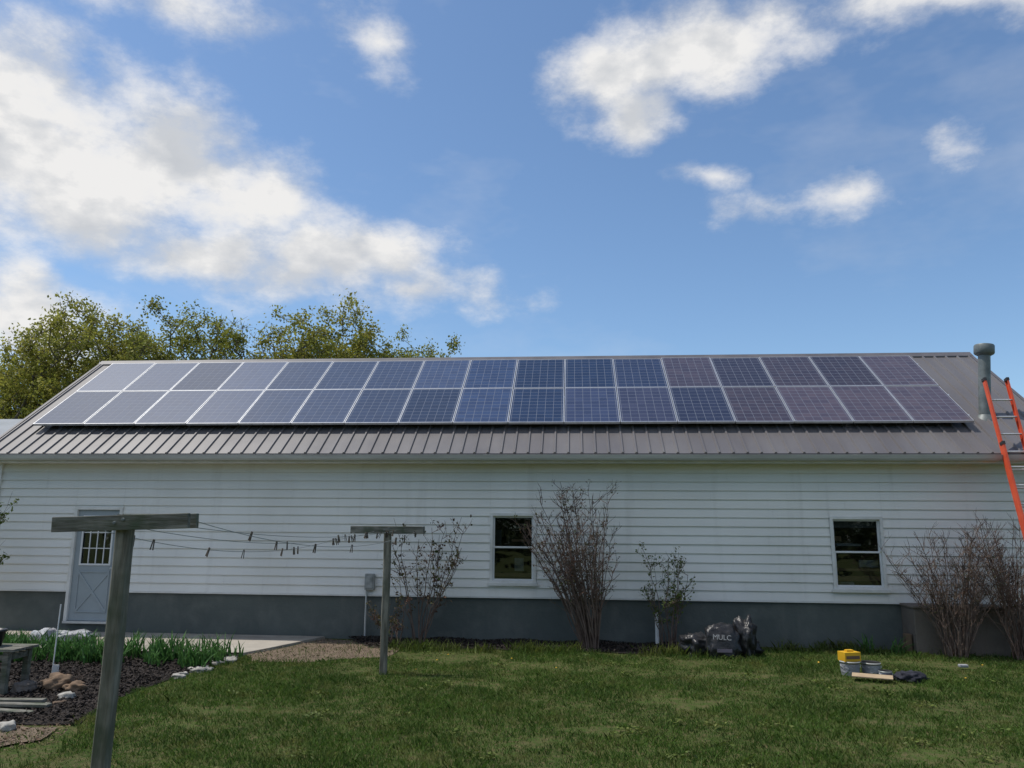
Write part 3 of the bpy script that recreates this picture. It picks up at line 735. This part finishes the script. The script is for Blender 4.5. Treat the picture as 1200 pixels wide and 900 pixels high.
to.location=(2.18,-1.29,.28); to.rotation_euler=(math.radians(76),.06,.05); par(to,MBg)
lb=MB(); lb.box(2.10,2.32,-1.30,-1.297,.10,.15); lb.obj('label_print',M_purple,MBg)
def bucket(name,x,y,r,h,mt):
    m=MB(); m.lathe([(0,.0),(r*.88,0),(r*.9,.01),(r,h),(r*1.05,h),(r*1.05,h-.012),(r*1.06,h-.012)],x,y,0,26,0)
    m.lathe([(r*1.05,h),(r*.97,h+.002),(r*.95,h-.02),(r*.9,h-.05),(0,h-.05)],x,y,0,26,1)
    pts=[(x+r*1.06*math.cos(t),y-.02-.4*r*math.sin(t),h*.75-.5*r*math.sin(t)) for t in np.linspace(0,math.pi,14)]
    m.tube(pts,.004,5,2)
    m.lathe([(r*.935,h*.25),(r*.985,h*.8)],x,y,.0,26,3)
    return m.obj(name,[mt,M_dark,M_alu,M_sack],None,smooth=True)
bucket('paint_bucket',3.66,-2.35,.125,.19,M_bucket); bucket('paint_bucket',3.95,-2.3,.12,.17,M_bucket); bucket('paint_can',4.05,-2.52,.08,.10,M_galv)
yb=MB(); Mx=Matrix.Translation((3.66,-2.35,.185))@Matrix.Rotation(.3,4,'Z'); yb.box(-.12,.12,-.08,.08,0,.12,0,Mx); yb.box(-.10,.10,-.085,-.081,.035,.075,1,Mx); yb.box(-.05,.05,-.03,.03,.12,.145,0,Mx)
yb.obj('yellow_container',[M_yellow,M_brown],None,bevel=.015)
cb=MB(); Mx=Matrix.Translation((3.8,-2.75,.06))@Matrix.Rotation(-.35,4,'Z')@Matrix.Rotation(.06,4,'X'); cb.box(-.24,.24,-.10,.10,0,.012,0,Mx); cb.obj('cardboard_sheet',M_card)
lump('dark_jacket',(4.3,-2.68,.05),(.19,.12,.075),M_cloth,5,.45,2.4,.2)
lump('dark_cloth_scrap',(4.05,-2.6,.03),(.08,.05,.045),M_cloth,9,.4,2.4,.2)
wh=MB(); wh.box(5.35,5.47,-1.75,-1.68,.03,.07); wh.obj('white_scrap',M_sack,bevel=.01)
lump('pale_sack',(-8.15,-1.1,.11),(.32,.2,.09),M_sack,6,.4,2.6,.2,None,.75)
lump('pale_sack',(-8.5,-1.25,.10),(.20,.2,.14),M_sack,7,.4,2.6,.9,None,.75)
ES=empty('edging_stones',(-5,-3,0)); random.seed(5)
for i in range(9):
    t=i/8; px=-4.95-.14*t+random.gauss(0,.03); py=-2.2-1.4*t+random.gauss(0,.05)
    lump('stone',(px,py,.015),(random.uniform(.05,.10),random.uniform(.06,.13),random.uniform(.02,.042)),M_stone,i,.4,1.6,random.random()*3,ES,.75,sub=3)
for i,(a,b,c,mt) in enumerate([(-5.62,-4.95,.09,M_stone),(-5.5,-5.25,.07,M_brown),(-5.35,-6.2,.09,M_stone),(-5.65,-6.25,.09,M_block)]):
    lump('rock',(a,b,c*.4),(c,c*.8,c*.6),mt,i+20,.4,1.8,i,None,.8,sub=3)
lump('brown_rock',(-6.0,-4.55,.09),(.15,.13,.11),M_brown,31,.35,1.8,.4,None,.85); lump('brown_rock',(-5.75,-4.6,.06),(.12,.10,.07),M_brown,32,.35,1.8,.9,None,.85)
lump('brown_rock',(-6.3,-4.7,.07),(.13,.10,.08),M_block,33,.35,1.8,.9,None,.85)
bd=MB(); random.seed(8)
for i in range(5):
    Mx=Matrix.Translation((-6.2+.05*i,-5.25-.09*i,.03+.035*(i%2)))@Matrix.Rotation(random.uniform(-.16,.1),4,'Z'); bd.box(-.75,.62-.1*(i%3),-.045,.045,0,.03,0,Mx)
bd.obj('stacked_boards',M_woodh,bevel=.004)
bd=MB(); Mx=Matrix.Translation((-5.55,-6.35,.02))@Matrix.Rotation(.9,4,'Z'); bd.box(-.35,.3,-.05,.05,0,.04,0,Mx); bd.obj('loose_board',M_brown,bevel=.004)
gb=MB()
for i in range(4): gb.box(-7.7,-6.30,-4.95+i*.11,-4.86+i*.11,.50,.53)
for X in (-7.6,-6.45):
    for Y in (-4.92,-4.58): gb.box(X,X+.07,Y,Y+.06,0,.499)
    gb.box(X+.01,X+.06,-4.859,-4.581,.40,.47)
gb.box(-7.53,-6.45,-4.91,-4.88,.40,.46); gb.box(-7.53,-6.45,-4.90,-4.88,.15,.20)
gb.obj('garden_bench',M_woodh,bevel=.004)
pt=MB(); pt.lathe([(0,0),(.10,0),(.13,.16),(.145,.16),(.145,.185),(.12,.185),(.10,.13),(0,.13)],-6.72,-4.76,.531,22); pt.obj('black_plant_pot',M_black,None,smooth=True)
sk=MB(); sk.tube([(-6.33,-4.2,0),(-6.31,-4.2,.95)],.007,6); sk.obj('garden_stake',M_doorw)
tg=MB(); tg.box(-6.25,-6.18,-4.31,-4.30,.05,.26,0); tg.tube([(-6.22,-4.305,-.02),(-6.22,-4.305,.05)],.006,5); tg.obj('plant_tag',M_doorw)
shrub('dead_plant',-6.05,-4.25,.28,.22,14,0,None,44,rad=.004,twigs=4,sub=1)

# ------------------------------------------------------------------ WORLD
sv=Vector((-.42,.02,.90)).normalized(); sel=math.asin(sv.z); saz=math.atan2(sv.x,sv.y)
W=bpy.data.worlds.new('World'); scene.world=W; W.use_nodes=True; nt=W.node_tree; N=nt.nodes; L=nt.links
bg=N['Background']
sky=N.new('ShaderNodeTexSky'); sky.sky_type='NISHITA'; sky.sun_disc=False; sky.sun_elevation=sel; sky.sun_rotation=saz%(2*math.pi)
sky.air_density=1.0; sky.dust_density=.8; sky.ozone_density=1.2; sky.altitude=200
tcn=N.new('ShaderNodeTexCoord'); dirv=tcn.outputs['Generated']
sx=N.new('ShaderNodeSeparateXYZ'); L.new(dirv,sx.inputs[0])
az=MA(nt,'MULTIPLY',MA(nt,'ARCTAN2',sx.outputs[0],sx.outputs[1]),57.2958)
el=MA(nt,'MULTIPLY',MA(nt,'ARCSINE',sx.outputs[2]),57.2958)
wn=N.new('ShaderNodeTexNoise'); wn.inputs['Scale'].default_value=5; wn.inputs['Detail'].default_value=3; L.new(dirv,wn.inputs['Vector'])
ws=N.new('ShaderNodeSeparateColor'); L.new(wn.outputs['Color'],ws.inputs[0])
azw=MA(nt,'ADD',az,MR(nt,ws.outputs[0],.2,.8,-4,4)); elw=MA(nt,'ADD',el,MR(nt,ws.outputs[1],.2,.8,-2,2))
BL=[(-39,23,14,8.5,1.5),(-29,24.5,9,5.0,1.5),(-24.0,23,6,4.0,1.2),(-29,18,12,3.8,1.15),(-19,18.8,10,3.6,1.25),(-11,16.6,8.5,2.3,1.1),(-39,13,8,4.5,1.2),
    (-33,33.5,15,2.4,.75),(-15.5,34.2,4.5,2.6,.55),
    (3.5,32,7,3.6,1.25),(11,33.8,10,4.4,1.4),(7.5,29.4,4.4,2.8,1.15),(28,33.8,12,4.0,1.4),
    (12.8,25,3.2,1.0,.50),(17.5,22.4,5.6,1.9,.60),(27,24.2,2.8,1.6,.42),
    (-60,50,30,14,1.3),(50,55,26,9,.6),(150,42,50,22,1.45),(-140,42,50,22,1.45)]  # clouds out of view, added to light the wall and reflect in the panels
acc=None
for a0,e0,ra,re,wt in BL:
    dx=MA(nt,'MULTIPLY_ADD',azw,1/ra,-a0/ra); de=MA(nt,'MULTIPLY_ADD',elw,1/re,-e0/re)
    r2=MA(nt,'MULTIPLY_ADD',dx,dx,MA(nt,'MULTIPLY',de,de))
    f=MA(nt,'MULTIPLY_ADD',MA(nt,'SQRT',r2),-wt,wt)
    acc=f if acc is None else MA(nt,'SMOOTH_MAX',acc,f,.25)
mpz=N.new('ShaderNodeMapping'); mpz.inputs['Scale'].default_value=(1,1,1.7); L.new(dirv,mpz.inputs['Vector'])
n1=NOISE(nt,mpz.outputs[0],7.5,8,.64)
vo=N.new('ShaderNodeTexVoronoi'); vo.feature='F1'; vo.inputs['Scale'].default_value=13
vw=N.new('ShaderNodeMix'); vw.data_type='VECTOR'; vw.inputs[0].default_value=.12; L.new(dirv,vw.inputs[4]); L.new(wn.outputs['Color'],vw.inputs[5])
L.new(vw.outputs[1],vo.inputs['Vector'])
puff=MR(nt,vo.outputs['Distance'],.1,.75,.14,-.18)
den=MA(nt,'ADD',MA(nt,'MAXIMUM',acc,-.9),MA(nt,'ADD',MA(nt,'MULTIPLY',MA(nt,'SUBTRACT',n1,.5),2.2),puff))
alpha=MR(nt,den,-.10,1.0,0,1,True)
wisp=MA(nt,'MULTIPLY',MR(nt,NOISE(nt,dirv,3,5,.65,(1,1,2.4)),.50,.8,0,.28),MR(nt,el,5,30,.4,1))
alpha=MA(nt,'MAXIMUM',alpha,wisp)
sh=N.new('ShaderNodeVectorMath'); sh.operation='ADD'; L.new(mpz.outputs[0],sh.inputs[0]); sh.inputs[1].default_value=(sv.x*.05,sv.y*.05,.065)
n1b=NOISE(nt,sh.outputs[0],7.5,3,.64)
lit=MR(nt,MA(nt,'SUBTRACT',n1,n1b),-.13,.10,0,1)
thick=MR(nt,den,.7,1.9,0,1)
ccol=MIX(nt,lit,(4.1,4.25,4.5),(5.75,5.7,5.65))
ccol=MIX(nt,MA(nt,'MULTIPLY',thick,MA(nt,'SUBTRACT',1.0,lit)),ccol,(3.4,3.58,3.85))
tint=MIX(nt,1.0,sky.outputs[0],(.78,.90,.98),'MULTIPLY')
fin=MIX(nt,alpha,tint,ccol)
L.new(fin,bg.inputs['Color']); bg.inputs['Strength'].default_value=.15
try: W.cycles.sampling_method='MANUAL'; W.cycles.sample_map_resolution=512
except Exception: pass

sun=bpy.data.lights.new('sun','SUN'); sun.energy=3.7; sun.angle=math.radians(.8); sun.color=(1,.95,.87)
so=bpy.data.objects.new('sun',sun); COL.objects.link(so); so.rotation_euler=(-sv).to_track_quat('-Z','Y').to_euler(); so.location=(-20,-6,40)

# ------------------------------------------------------------------ CAMERA
cam=bpy.data.cameras.new('camera'); cam.sensor_width=36; cam.lens=27.0; cam.clip_end=1500; cam.clip_start=.05
co=bpy.data.objects.new('camera',cam); COL.objects.link(co)
Mc=Matrix.Rotation(math.radians(4.7),4,'Z')@Matrix.Rotation(math.radians(90+10.39),4,'X')@Matrix.Rotation(math.radians(.42),4,'Z')
co.matrix_world=Matrix.Translation((0,-13.5,1.95))@Mc
scene.camera=co
